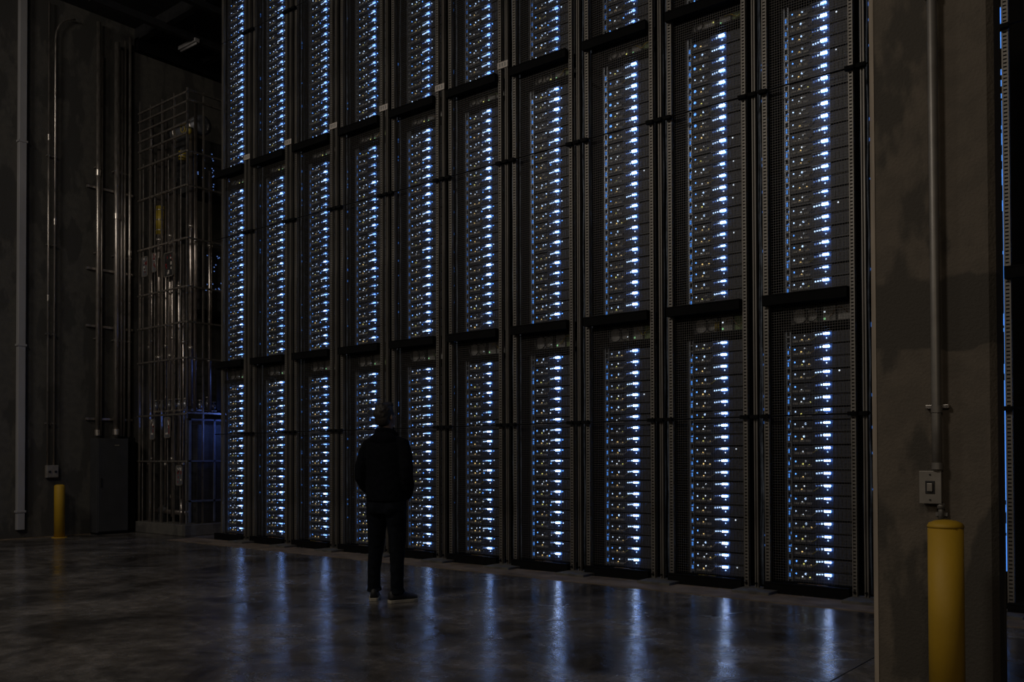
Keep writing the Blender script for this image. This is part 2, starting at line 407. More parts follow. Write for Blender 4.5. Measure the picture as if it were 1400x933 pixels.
for i, (_, k, tier, r, p) in enumerate(cands):
    rg = random.Random(k*1000 + tier*100 + r + 17)
    spec = server_spec(k, tier, r, rg)
    if i < 300:
        up = 'lowest' if r == 0 else ('topmost' if r == ROWS[tier]-1 else ORD[r]+' row up')
        t = thing('server', p, 'blue-lit server, %s in the %s tier, %s' % (up, TIER[tier], bayname(k)), 'server', 'servers in the rack wall')
        for nm, me, lc in spec: put(nm, me, t, lc)
    else:
        for nm, me, lc in spec:
            if nm == 'patch_cable' and k > 6: continue
            base = len(rest.v); o = p + Vector(lc)
            rest.v += [(v.co.x+o.x, v.co.y+o.y, v.co.z+o.z) for v in me.vertices]
            for pl in me.polygons:
                rest.f.append(tuple(base + q for q in pl.vertices))
                mm = me.materials[pl.material_index]
                if mm not in rest_mats: rest_mats.append(mm)
                rest.m.append(rest_mats.index(mm))
tag(build(rest, 'distant_servers', rest_mats), 'the many small servers with blue lights in the far and high rack bays', 'servers', kind='stuff')

# --- racks: one per bay and tier (origin at bottom centre of the base tray front)
def rack_meshes(h, zl):
    """h height, zl local height of the lowest display light"""
    d = {}
    d['side_panel'] = box_(0, .018, 0, .82, .10, h).mesh('side_panel', M['dark'])
    d['back_panel'] = box_(-.41, .26, .80, .82, .10, h).mesh('back_panel', M['black'])
    r = MB()
    r.box(0, .012, 0, .03, .10, h)
    r.box(.040, .048, 0, .03, .10, h)
    n = int((h-.12)/.06)
    for i in range(n): r.box(.012, .040, .004, .010, .12+.06*i, .134+.06*i)
    d['mounting_rail'] = r.mesh('mounting_rail', M['rail'])
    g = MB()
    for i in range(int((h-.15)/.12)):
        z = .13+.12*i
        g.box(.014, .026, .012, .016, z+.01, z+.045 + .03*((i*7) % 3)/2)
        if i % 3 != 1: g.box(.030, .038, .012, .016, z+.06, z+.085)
    d['rail_glow'] = g.mesh('rail_glow', E_RAIL); d['rail_glow_near'] = g.mesh('rail_glow', E_RAILN)  # glowing patches stand in for server light caught on the rail
    d['top_plate'] = box_(-.44, .26, -.03, .82, h, h+.045).mesh('top_plate', M['black'])
    return d
RZ = [0.0, 2.765, 5.865]; RH = [2.53, 2.93, 3.02]
RM = [rack_meshes(RH[i], 0) for i in range(3)]
tray_full = MB(); tray_full.box(-.56, .253, -.20, -.142, 0, .10); tray_full.box(-.44, .253, -.142, .82, 0, .07)
tray_full.box(-.555, .25, -.205, -.20, .086, .098)
tray_end = MB(); tray_end.box(-.47, .253, -.20, -.142, 0, .10); tray_end.box(-.30, .253, -.142, .82, 0, .07)
TRAYS = [tray_full.mesh('base_tray', M['black']), tray_end.mesh('base_tray', M['black'])]
for k in range(-2, 10):
    for tier in range(3):
        if tier == 2 and k < 0: continue
        bx = XR(k) - .288
        t = thing('server_rack', (bx, YS, RZ[tier]), 'black open-front server rack, %s tier, %s' % (TIER[tier], bayname(k)), 'server rack', 'racks of the tall rack wall')
        d = RM[tier]
        put('side_panel', d['side_panel'], t, (-.425, 0, 0)); put('side_panel', d['side_panel'], t, (.235, 0, 0))
        put('back_panel', d['back_panel'], t)
        put('mounting_rail', d['mounting_rail'], t, (-.402, .0, 0))
        if tier < 2 or k < 5: put('rail_glow', d['rail_glow_near' if k < 4 and tier < 2 else 'rail_glow'], t, (-.402, .0, 0))
        put('top_plate', d['top_plate'], t)
        put('base_tray', TRAYS[1 if k == 9 else 0], t)
        m = MB(); rg = random.Random(k*10+tier)               # loose cables lying along the tray
        for q in range(3):
            x0 = rg.uniform(-.36, -.2); ln = rg.uniform(.10, .22)
            m.mi = rg.choice((0, 0, 1, 2))
            m.tube([(x0+ln*u, -.03+.02*sin(6*u+q), .078+.018*sin(3.1*u)*rg.uniform(.5, 1)) for u in (0, .2, .4, .6, .8, 1)], .0045, 6)
        build(m, 'loose_cable', [M['cable_tan'], M['cable_yellow'], M['cable_orange']], t, smooth=True)
        if tier and rg.random() < .7:
            put('tray_light', D['p', 2] if rg.random() < .4 else D['b', 1], t, (-.005, -.03, .115))

# --- network switches in the gaps between tiers
def ring(c, ro, ri, y, n=20):
    m = MB(); pts = [(c[0]+ro*cos(2*pi*i/n), y, c[1]+ro*sin(2*pi*i/n)) for i in range(n+1)]
    return m.tube(pts, ri, 6, cap=False)
for k in range(0, 10):
    for gap, z0 in ((0, 2.578), (1, 5.742)):
        h = .17 if gap == 0 else .105
        bx = XR(k) - .288
        rg = random.Random(k*7+gap)
        t = thing('network_switch', (bx, YS, z0), 'grey network switch with coiled cables above the %s tier, %s' % (TIER[gap], bayname(k)), 'network switch', 'network switches between the tiers')
        build(box_(-.36, .235, .03, .55, 0, h), 'chassis', M['dark'], t)
        build(box_(-.33, -.10, .022, .03, .012, h-.012), 'port_panel', M['grey'], t)
        build(box_(-.045, .075, .022, .03, .012, h-.012), 'circuit_panel', M['grey'], t)
        build(box_(.10, .215, .022, .03, .012, h-.012), 'blank_panel', M['pcb'] if k in (1, 2, 3, 6) else M['grey'], t)
        r = h*(.46 if gap == 0 else .40)
        build(ring((-.265, h/2), r, .008, .0), 'cable_coil', M['cable_dark'], t, smooth=True)
        if gap == 0 or k > 1:
            build(ring((-.15, h/2), r*.8, .005, .006), 'cable_coil', M['cable_dark'], t, smooth=True)
        m = MB(); c = rg.choice(('cable_yellow', 'cable_tan', 'pcb'))
        m.tube([(.02+.19*u, .0+.01*sin(9*u), h*(.2+.6*abs(sin(3*u+k)))) for u in (0, .15, .3, .45, .6, .75, .9)], .005, 6)
        build(m, 'patch_cable', M[c], t, smooth=True)
        if k == 1 and gap == 0:
            m = MB()
            for q in range(3): m.tube([(-.10+.018*q, .0, .02), (-.095+.018*q, -.015, .06), (-.10+.018*q, .0, .11)], .006, 6)
            build(m, 'patch_cable', M['cable_yellow'], t, smooth=True)
        put('status_light', D['g', 1], t, (-.03, .022, h*.22))
        put('status_light', D['w', 1] if gap == 0 else D['y', 1], t, (-.03 if k < 2 and gap == 0 else -.115, .022, h*.6 if k < 2 else h*.3))

# --- uprights between the bays (perforated strut, thin strut, wide strut on a pad)
def ladder(wd, dp, h, step=.032):
    m = MB(); e = wd*.22
    m.box(-wd/2, -wd/2+e, 0, dp, 0, h); m.box(wd/2-e, wd/2, 0, dp, 0, h)
    for i in range(int(h/step)): m.box(-wd/2+e, wd/2-e, .003, .008, i*step, i*step+step*.6)
    m.box(-wd/2+e, wd/2-e, .034, .038, 0, h)
    return m
UH = CZ - .04
up_perf = ladder(.044, .045, UH).mesh('perforated_strut', M['strut'])
tm = MB(); tm.box(-.018, -.008, 0, .04, 0, UH); tm.box(.008, .018, 0, .04, 0, UH); tm.box(-.008, .008, .02, .024, 0, UH)
up_thin = tm.mesh('thin_strut', M['strut'])
up_wide = ladder(.050, .045, UH).mesh('wide_strut', M['strut'])
pad = MB(); pad.box(-.025, .345, -.28, -.06, .0, .03); pad.box(-.025, .19, -.06, .015, .0, .03); pad.box(-.025, .24, .015, .10, .0, .03); pad_me = pad.mesh('foot_pad', M['plinth'])
bolt = MB().tube([(0, 0, 0), (0, -.02, 0)], .011, 6).mesh('foot_bolt', M['black'])
clamp_me = MB().box(-.04, .04, -.045, .0, -.018, .018).mesh('crossbar_clamp', M['black'])
def upright_label(k):
    if k < 0: return 'steel strut upright behind the pillar, %s along the rack wall' % ORD[-k-1]
    return 'pair of tall steel struts just right of the %s' % bayname(k)
for k in range(-2, 11):
    x = XR(k) if k < 10 else -12.93
    lab = upright_label(k) if k < 10 else 'single tall steel strut closing the far left end of the rack wall'
    t = thing('strut_upright', (x, 8.33, 0), lab, 'strut upright', 'uprights of the rack wall')
    if k < 10:
        put('perforated_strut', up_perf, t, (0, 0, .03)); put('thin_strut', up_thin, t, (.105, 0, .03)); put('wide_strut', up_wide, t, (.212, .015, .03))
        if k == 0 or k == -1: pass
        put('foot_pad', pad_me, t)
        for bxx in (0, .105): put('foot_bolt', bolt, t, (bxx, 0, .07))
        for z in (1.695, 4.86, 8.03):
            for bxx in (0, .105, .212): put('crossbar_clamp', clamp_me, t, (bxx, 0, z))
    else:
        put('wide_strut', up_wide, t, (.105, .015, 0.0))
for z, nm in ((1.695, 'at head height'), (4.86, 'across the middle tier'), (8.03, 'across the top tier')):
    m = MB().tube([(-12.95, 8.30, z), (-.4, 8.30, z)], .0065 if z < 8 else .004, 10)
    tag(build(m, 'crossbar', M['black'], smooth=True), 'thin black crossbar running along the rack wall %s' % nm, 'crossbar', 'crossbars of the rack wall')
for k in range(4, 10):
    t = thing('label_plate', (XR(k)+.055, 8.318, 6.05), 'small pale label plate on the strut high beside the %s' % bayname(k), 'label plate', 'pale label plates')
    build(box_(-.08, .08, 0, .012, -.04, .04), 'plate', M['tagw'], t, bevel=.003)
    m = MB()
    for q in range(3): m.box(-.055+.042*q, -.032+.042*q, -.001, 0, -.022, .022)
    build(m, 'marking', M['grey'], t)
# --- vertical cable trunk in each gap
for k in range(-1, 10):
    t = thing('cable_trunk', (XR(k)+.05, 8.56, 0.03), 'bundle of dark vertical cables between struts, right of the %s' % bayname(k), 'cable bundle', 'vertical cable bundles in the rack gaps')
    m = MB()
    for q, (a, b) in enumerate(((-.03, 0), (0, .02), (.03, -.005), (.07, .015))):
        m.tube([(a+.006*sin(i*1.7+q+k), b, UH*i/30) for i in range(31)], .011, 6)
    build(m, 'cable', M['cable_blue'], t, smooth=True)
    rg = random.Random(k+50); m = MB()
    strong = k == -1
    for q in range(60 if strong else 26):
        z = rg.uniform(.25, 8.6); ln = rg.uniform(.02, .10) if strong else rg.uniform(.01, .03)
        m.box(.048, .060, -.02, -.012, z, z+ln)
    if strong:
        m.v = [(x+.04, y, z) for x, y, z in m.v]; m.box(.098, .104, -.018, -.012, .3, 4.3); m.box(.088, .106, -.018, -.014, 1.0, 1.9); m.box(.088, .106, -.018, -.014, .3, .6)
    build(m, 'cable_glow', E_RAILN if strong else E_RAIL, t)  # emissive dashes added for the blue light on the cables
# --- wire mesh panels
def mesh_panel(h, wd=.80, s=.0255, r=.0013):
    m = MB()
    n = int(wd/s)
    for i in range(n+1):
        x = -wd/2 + i*wd/n; m.box(x-r, x+r, 0, 2*r, 0, h)
    n = int(h/s)
    for i in range(n+1):
        z = i*h/n; m.box(-wd/2, wd/2, 2*r, 4*r, z-r, z+r)
    return m.mesh('wire_grid', M['wire'])
def mesh_frame(h, wd=.80):
    m = MB(); e = .008
    m.box(-wd/2-e, -wd/2, -.004, .01, 0, h); m.box(wd/2, wd/2+e, -.004, .01, 0, h); m.box(-wd/2, wd/2, -.004, .01, h-e, h); m.box(-wd/2, wd/2, -.004, .01, 0, e)
    return m.mesh('grid_frame', M['black'])
MZ = [(.10, 2.755), (2.867, 5.855), (5.967, 9.05)]
MP = [(mesh_panel(b-a), mesh_frame(b-a)) for a, b in MZ]
for k in range(-1, 10):
    for tier in range(3):
        if tier == 2 and k < 0: continue
        wf = 1.0 if k < 9 else .745
        t = thing('wire_mesh_door', (XR(k)-.415 + (0 if k < 9 else .097), 8.392, MZ[tier][0]), 'fine wire mesh door over the %s tier rack, %s' % (TIER[tier], bayname(k)), 'mesh door', 'wire mesh doors of the rack wall')
        for nm, me in (('wire_grid', MP[tier][0]), ('grid_frame', MP[tier][1])):
            o = put(nm, me, t); o.scale = (wf*.955, 1, 1)

# ------------------------------------------------------------------ left wall services
def wy(px, z): # position along the left wall seen at picture column px (solved once for the pipe runs)
    u = (px - 700) / FPX
    d = CAMR @ Vector((u, -(0)/FPX, -1)); return d.y / d.x * (WX + .08)
def wall_pipe(name, y, r, z0, z1, m, label, cat='pipe', group='pipes on the left concrete wall', couplers=(), top_bend=False):
    t = thing(name, (WX + .05 + r, y, z0), label, cat, group)
    h = z1 - z0
    pts = [(0, 0, 0), (0, 0, h)]
    if top_bend: pts = [(0, 0, 0), (0, 0, h-.6)] + [(.0, .35*(1-cos(a)), h-.6+.45*sin(a)) for a in (.3, .6, .9, 1.2, 1.5)]
    build(MB().tube(pts, r, 14), 'pipe_run', m, t, smooth=True)
    for z in couplers: build(MB().tube([(0, 0, z-.05), (0, 0, z+.05)], r*1.25, 20), 'coupling', m, t)
    for z in (1.9, 3.4, 4.9, 6.4):
        if z0 + .2 < z < z1: build(MB().box(-r-.048, r*.4, -r-.006, r+.006, z-z0-.012, z-z0+.012), 'pipe_clip', M['galv'], t)
    return t
# flat duct at far left
t = thing('wall_duct', (WX, 6.35, .15), 'pale grey flat duct running up the left wall, widest riser there', 'wall duct')
build(box_(0, .09, -.058, .058, 0, 8.9), 'duct_body', M['duct'], t, bevel=.006)
for z in (.28, 3.0, 6.35): build(box_(-.0, .10, -.075, .075, z, z+.035), 'duct_strap', M['duct'], t, bevel=.004)
wall_pipe('thin_conduit', 6.768, .015, 1.20, 9.0, M['galv'], 'thin steel conduit rising from the twin outlet box, nearer the wide duct', 'conduit', 'thin conduits above the outlet box', (2.8, 5.5))
wall_pipe('thin_conduit', 6.872, .017, 1.20, 9.0, M['galv'], 'thin steel conduit rising from the twin outlet box, farther from the wide duct', 'conduit', 'thin conduits above the outlet box', (4.1, 6.3), True)
t = thing('outlet_box', (WX+.012, 6.85, 1.09), 'grey twin outlet box on the left wall above the small yellow bollard', 'outlet box')
build(box_(0, .07, -.098, .098, -.10, .11), 'box_body', M['box'], t, bevel=.008)
build(MB().box(.07, .076, -.092, -.006, -.09, .10).box(.07, .076, .006, .092, -.09, .10), 'face_plate', M['box'], t, bevel=.003)
for y in (-.049, .049): build(MB().tube([(.07, y, .0), (.084, y, .0)], .022, 12), 'socket', M['boxdark'], t)
cab_top = 1.70
wall_pipe('steel_pipe', 7.60, .036, cab_top, 8.95, M['galv'], 'slim steel pipe entering the black cabinet top, nearest the outlet box', couplers=(.06, 4.6))
wall_pipe('steel_pipe', 7.672, .018, cab_top, 8.4, M['galv'], 'thinnest steel pipe close behind the slim one at the cabinet', couplers=())
wall_pipe('steel_pipe', 7.93, .047, cab_top, 8.7, M['galv'], 'thick steel pipe entering the middle of the black cabinet top', couplers=(.08, 3.9))
wall_pipe('steel_pipe', 8.028, .026, cab_top, 8.6, M['galv'], 'dull steel pipe just behind the thick pipe over the cabinet', couplers=())
wall_pipe('steel_pipe', 8.18, .026, cab_top, 8.9, M['galv'], 'steel pipe beside the caged pipework, last of the wall pipes', couplers=(3.3,))
wall_pipe('steel_pipe', 8.09, .020, cab_top, 8.8, M['galv'], 'short-clipped narrow pipe tucked against the cage corner', couplers=())
for z, nm in ((2.0, 'just above the cabinet'), (3.62, 'second above the cabinet'), (4.62, 'third above the cabinet'), (6.05, 'highest on the wall pipes')):
    t = thing('pipe_support', (WX, 7.45, z), 'horizontal channel strut behind the wall pipes, %s' % nm, 'pipe support', 'channel struts behind the wall pipes')
    build(MB().box(0, .045, -.02, .82, -.02, .02), 'channel', M['galv'], t)
    m = MB()
    for y in (.15, .48, .73): m.tube([(.045, y, 0), (.062, y, 0)], .012, 6)
    build(m, 'bolt', M['galv'], t)
# cabinets
t = thing('electrical_cabinet', (-15.28, 7.79, 0), 'tall matt black electrical cabinet standing against the left wall', 'cabinet')
build(MB().box(-.26, .0, -.28, .28, .03, 1.66), 'body', M['cabinet'], t, bevel=.006)
build(MB().box(.0, .018, -.265, .265, .05, 1.64), 'door', M['cabinet'], t, bevel=.004)
build(MB().box(.018, .024, .02, .10, 1.53, 1.55), 'name_plate', M['box'], t)
build(MB().box(.018, .035, -.235, -.215, .82, .98), 'handle', M['boxdark'], t, bevel=.003)
build(MB().box(-.25, .012, -.275, .275, 0, .03), 'base', M['black'], t)
t = thing('junction_cabinet', (-15.35, 8.155, 0), 'narrow black cabinet between the electrical cabinet and the caged pipework', 'cabinet')
build(MB().box(-.19, .0, -.075, .075, 0, 1.68), 'body', M['black'], t, bevel=.005)
build(MB().box(.0, .012, -.068, .068, .04, 1.64), 'door', M['black'], t, bevel=.003)
build(MB().box(.012, .026, -.055, -.04, .8, .92), 'handle', M['boxdark'], t)

# bollards
def bollard(name, loc, r, h, label, cap):
    t = thing(name, loc, label, 'bollard')
    rings = [(0, 0, 0, r, r), (0, 0, h-.035, r, r), (0, 0, h-.02, r*.96, r*.96), (0, 0, h-.006, r*.72, r*.72), (0, 0, h, r*.3, r*.3)] if cap else \
            [(0, 0, 0, r, r), (0, 0, h-.03, r, r), (0, 0, h-.012, r*.9, r*.9), (0, 0, h, r*.55, r*.55)]
    if cap:
        build(MB().loft(rings[:2], 40), 'post', M['yellow'], t, smooth=True)
        build(MB().loft([(0, 0, h-.040, r*1.025, r*1.025), (0, 0, h-.030, r*1.03, r*1.03), (0, 0, h-.016, r*.93, r*.93), (0, 0, h-.005, r*.62, r*.62), (0, 0, h, r*.2, r*.2)], 40), 'cap', M['yellow'], t, smooth=True)
    else: build(MB().loft(rings, 32), 'post', M['yellow'], t, smooth=True)
    build(MB().loft([(0, 0, 0, r*1.5, r*1.5), (0, 0, .008, r*1.42, r*1.42)], 28), 'base_plate', M['yellow'], t)
    return t
bollard('bollard', (-15.28, 6.88, 0), .083, .88, 'small yellow bollard standing at the left wall under the outlet box', False)
bollard('bollard', (-1.160, 4.86, 0), .0825, .985, 'large yellow bollard in front of the concrete pillar', True)

# switch and conduit on the pillar
cxp = -1.277
t = thing('pillar_conduit', (cxp, pf-.045, 1.225), 'grey steel conduit running up the pillar face above the switch', 'conduit')
build(MB().tube([(.0, 0, 0), (-.002, 0, .25), (-.015, 0, CZ-1.25)], .0245, 18), 'conduit_run', M['conduit'], t, smooth=True)
for z in (.025, .33, 2.58): build(MB().tube([(-.0015*z, 0, z-.018), (-.0015*z, 0, z+.018)], .029, 24), 'coupling', M['conduit'], t)
for z in (.345, 2.60): build(MB().box(-.062, .056, .012, .045, z-.010, z+.010), 'strap', M['galv'], t, bevel=.003)
t = thing('light_switch', (cxp-.035, pf, 1.135), 'grey metal light switch box mounted on the pillar above the bollard', 'light switch')
build(box_(-.052, .052, -.05, 0, -.082, .082), 'box_body', M['box'], t, bevel=.004)
build(box_(-.056, .056, -.056, -.05, -.088, .088), 'face_plate', M['box'], t, bevel=.002)
build(box_(-.024, .024, -.060, -.056, -.035, .035), 'switch_bezel', M['boxdark'], t, bevel=.002)
build(box_(-.014, .014, -.070, -.058, -.022, .022), 'toggle', M['box'], t, bevel=.003)
m = MB()
for z in (-.068, .068): m.tube([(0, -.060, z), (0, -.055, z)], .005, 8)
build(m, 'screw', M['boxdark'], t)
t = thing('conduit_stub', (cxp+.012, pf-.03, .96), 'short thin conduit stub below the switch box on the pillar', 'conduit')
build(MB().tube([(0, 0, 0), (0, 0, .09)], .014, 12), 'stub_run', M['conduit'], t, smooth=True)
build(MB().tube([(0, 0, .06), (0, 0, .09)], .020, 12), 'coupling', M['conduit'], t, smooth=True)
build(MB().box(-.03, .03, .01, .03, .02, .04), 'strap', M['conduit'], t)

# ------------------------------------------------------------------ caged pipework in the corner
CX0, CX1, CY0, CY1, CT = -15.42, -13.80, 8.30, 9.95, 7.60
t = thing('pipe_cage', (CX1, CY0, 0), 'tall open steel cage full of pipework on a concrete plinth in the left corner', 'pipe cage')
def cb(mb, nm, m, **k): return build(mb, nm, m, t, loc=(-CX1, -CY0, 0), **k)
cb(box_(CX0-.04, CX1+.06, CY0-.06, CY1, 0, .19), 'plinth', M['plinth'], bevel=.01)
for x in (CX0+.05, -15.0, -14.62, -14.22, CX1-.02):
    cb(box_(x-.012, x+.012, CY0, CY0+.03, .19, CT+(.15 if x < -15 else 0)), 'cage_post', M['galv'])
for y in (8.62, 9.0, 9.42, 9.9):
    cb(box_(CX1-.03, CX1, y-.012, y+.012, .19, CT), 'cage_post', M['galv'])
for x in (-15.28, -14.88, -14.44, -14.04):
    cb(MB().tube([(x, CY0+.03, .19), (x, CY0+.03, 6.6)], .008, 8), 'cage_rod', M['galv'])
front = [7.52, 7.36, 7.18, 7.00, 6.82, 6.52, 5.94, 5.04, 4.22, 3.62, 3.01, 2.06, 1.26]
side = [7.56, 7.40, 6.52, 5.94, 5.04, 4.22, 3.62, 3.01, 2.08, 1.26, .58]
for z in front: cb(box_(CX0+.02, CX1, CY0-.015, CY0+.015, z-.014, z+.014), 'cage_rail', M['galv'])
for z in side: cb(box_(CX1-.015, CX1+.015, CY0, CY1, z-.014, z+.014), 'cage_rail', M['galv'])
f = cb(MB().box(CX1+.016, CX1+.036, 8.33, 8.37, .22, 1.98).box(CX1+.016, CX1+.036, 9.30, 9.34, .22, 1.98)
   .box(CX1+.016, CX1+.036, 8.33, 9.34, 1.95, 1.98).box(CX1+.016, CX1+.036, 8.33, 9.34, 1.25, 1.275)
   .box(CX1+.016, CX1+.036, 8.33, 9.34, .57, .60).box(CX1+.016, CX1+.036, 8.80, 8.83, .22, 1.98), 'side_gate', M['bluebox'])
gm = MB()
for i in range(33): gm.box(CX1+.010, CX1+.013, 8.37+.0285*i-.001, 8.37+.0285*i+.001, .22, 1.96)
for i in range(60): gm.box(CX1+.007, CX1+.010, 8.36, 9.32, .23+.0288*i-.001, .23+.0288*i+.001)
g = build(gm, 'gate_mesh', M['wire'], f)
# solid kit inside the cage
def inside(name, x, y, z0, z1, wx, wyd, label, lights=(), mm='mach'):
    q = thing(name, (x, y, z0), label, 'equipment box')
    build(box_(-wx/2, wx/2, -wyd/2, wyd/2, 0, z1-z0), 'housing', M[mm], q, bevel=.01)
    m = MB()
    for i in range(5): m.box(-wx/2+.04, wx/2-.04, -wyd/2-.006, -wyd/2, (z1-z0)*(.12+.16*i), (z1-z0)*(.16+.16*i))
    build(m, 'front_rib', M['dark'], q)
    m = MB()
    for (a, b) in lights: m.box(wx/2, wx/2+.004, a-.010, a+.010, b-.008, b+.008)
    if lights: build(m, 'status_light', E_DIM, q)
    return q
rg = random.Random(5)
inside('equipment_box', -14.6, 9.2, .19, 1.90, 1.2, 1.15, 'dark equipment housing on the cage plinth behind the blue-lit gate')
inside('equipment_box', -14.28, 9.25, 3.9, 5.02, .5, 1.1, 'dark equipment box with blue lights halfway up the cage',
       [(rg.uniform(-.5, -.1), rg.uniform(.3, 1.0)) for _ in range(26)])
inside('equipment_box', -14.3, 9.05, 5.95, 6.88, .55, 1.0, 'dark equipment box with blue lights near the cage top',
       [(rg.choice((-.42, -.3, -.12, .2))+rg.uniform(-.02, .02), rg.uniform(.05, .88)) for _ in range(34)])
inside('equipment_box', -15.0, 9.1, 4.3, 5.0, .6, .8, 'shadowed equipment box behind the hanging signs, halfway up the cage')
inside('equipment_box', -14.5, 9.4, 2.15, 2.95, 1.0, .8, 'dark equipment box above the gate tier of the cage', [(rg.uniform(-.3, .3), rg.uniform(.05, .3)) for _ in range(6)])
# risers in the cage
pl = [(-15.22, 8.44, .035, .2, 7.3), (-15.10, 8.40, .022, .3, 7.4), (-14.93, 8.44, .04, 2.1, 6.9), (-14.80, 8.5, .022, .2, 7.3), (-14.52, 8.42, .036, 2.1, 6.2),
      (-14.42, 8.40, .02, .3, 6.9), (-14.30, 8.46, .03, 1.2, 5.9), (-14.10, 8.42, .022, .2, 5.0), (-14.0, 8.5, .04, 2.2, 7.0)]
nm = ['against the left corner', 'second from the left corner', 'thick, left of the middle post', 'thin, left of the middle post', 'thick, just right of the middle post',
      'thinnest, right of the middle post', 'medium, ending below the yellow valve', 'thin, near the front corner', 'thick, nearest the front corner post']
for (x, y, r, z0, z1), n_ in zip(pl, nm):
    q = thing('riser_pipe', (x, y, z0), 'vertical riser pipe on the front of the cage, %s' % n_, 'pipe', 'riser pipes in the cage')
    build(MB().tube([(0, 0, 0), (0, 0, z1-z0)], r, 12), 'pipe_run', M['pipe_in'], q, smooth=True)
    for z in (1.0, 3.1): build(MB().tube([(0, 0, z-.03), (0, 0, z+.03)], r*1.4, 12), 'flange', M['galv'], q, smooth=True)
for (y, r, z0, z1, n_) in ((8.52, .028, 2.1, 7.4, 'nearest the corner post'), (8.80, .034, 2.1, 6.3, 'in the middle of the side'), (9.14, .026, 2.1, 7.3, 'toward the rack wall'), (9.28, .04, 2.1, 5.0, 'thick, blue-lit, beside the rack wall end')):
    q = thing('riser_pipe', (CX1-.10, y, z0), 'vertical riser pipe on the side of the cage, %s' % n_, 'pipe', 'riser pipes in the cage')
    build(MB().tube([(0, 0, 0), (0, 0, z1-z0)], r, 12), 'pipe_run', M['pipe_in'], q, smooth=True)
    for z in (.9, 2.9): build(MB().tube([(0, 0, z-.03), (0, 0, z+.03)], r*1.4, 12), 'flange', M['galv'], q, smooth=True)
# tanks / ducts at the top
q = thing('header_tank', (-14.35, 8.72, 7.12), 'silver horizontal header tank at the top of the cage', 'tank')
build(MB().tube([(-.55, 0, 0), (-.5, 0, 0), (.35, 0, 0), (.40, 0, 0)], [.10, .17, .17, .10], 20), 'tank_body', M['tank'], q, smooth=True)
for x in (-.35, .2): build(MB().tube([(x-.015, 0, 0), (x+.015, 0, 0)], .18, 20), 'tank_band', M['galv'], q, smooth=True)
for x in (-.38, .24): build(MB().box(x-.02, x+.02, -.1, .1, -.235, -.12), 'tank_stand', M['galv'], q)
q = thing('yellow_valve', (-14.02, 8.46, 6.95), 'yellow valve high on the cage corner by the silver tank', 'valve')
build(MB().ell((0, 0, 0), (.075, .06, .075)), 'valve_body', M['cable_yellow'], q, smooth=True)
build(MB().tube([(0, -.05, .0), (0, -.11, .0)], .014, 8), 'valve_stem', M['galv'], q)
m = ring((0, 0), .06, .008, -.11); build(m, 'hand_wheel', M['cable_yellow'], q, smooth=True)
for x, z, n_ in ((-14.93, 5.55, 'left'), (-14.2, 6.55, 'upper')):
    q = thing('yellow_lagging', (x, 8.46, z), 'short length of yellow pipe lagging, the %s one inside the cage' % n_, 'pipe lagging')
    build(MB().tube([(0, 0, -.25 if n_ == 'left' else -.07), (0, 0, .25 if n_ == 'left' else .07)], .075, 14), 'lagging', M['cable_yellow'], q, smooth=True)
    m = MB()
    for zz in (-.18, 0, .18) if n_ == 'left' else (0,): m.tube([(0, 0, zz-.01), (0, 0, zz+.01)], .079, 14)
    build(m, 'lagging_band', M['galv'], q, smooth=True)
q = thing('valve_bank', (CX1-.20, 8.66, 2.12), 'bank of shiny valves just above the blue-lit gate of the cage', 'valve')
build(box_(-.04, .04, -.32, .32, 0, .03), 'valve_shelf', M['galv'], q)
for i, (y, hh) in enumerate(((-.26, .20), (-.12, .26), (.02, .18), (.17, .24), (.28, .16))):
    v = build(MB().ell((0, y, hh*.55), (.045, .045, .06)).tube([(0, y, .03), (0, y, hh)], .018, 10), 'valve_body', M['tank'], q, smooth=True)
    build(MB().tube([(0, y, hh), (0, y, hh+.02)], .040, 12), 'hand_wheel', M['galv'], v)
q = thing('valve_bank', (-14.55, 8.40, 2.12), 'row of small valves across the cage front above the framed notices', 'valve')
build(box_(-.45, .45, -.03, .03, 0, .03), 'valve_shelf', M['galv'], q)
for i, x in enumerate((-.38, -.2, .06, .24, .38)):
    v = build(MB().ell((x, -.01, .11), (.04, .04, .05)).tube([(x, -.01, .03), (x, -.01, .2)], .016, 10), 'valve_body', M['tank'], q, smooth=True)
    build(MB().tube([(x, -.01, .2), (x, -.01, .22)], .036, 12), 'hand_wheel', M['galv'], v)
# low pipe manifold behind the front of the cage
q = thing('pump_manifold', (-14.6, 8.48, .19), 'small pump and pipe manifold at the foot of the cage', 'pump')
build(MB().tube([(-.55, 0, .18), (.55, 0, .18)], .045, 12), 'manifold_pipe', M['pipe_in'], q, smooth=True)
build(MB().ell((-.25, .02, .20), (.14, .09, .10)).box(-.33, -.17, -.05, .08, 0, .14), 'pump_body', M['mach'], q, smooth=False)
for x in (.1, .35): build(MB().tube([(x, 0, .0), (x, 0, .42)], .025, 10), 'drop_pipe', M['pipe_in'], q, smooth=True)
build(ring((.1, .46), .05, .009, -.03), 'hand_wheel', M['galv'], q, smooth=True)
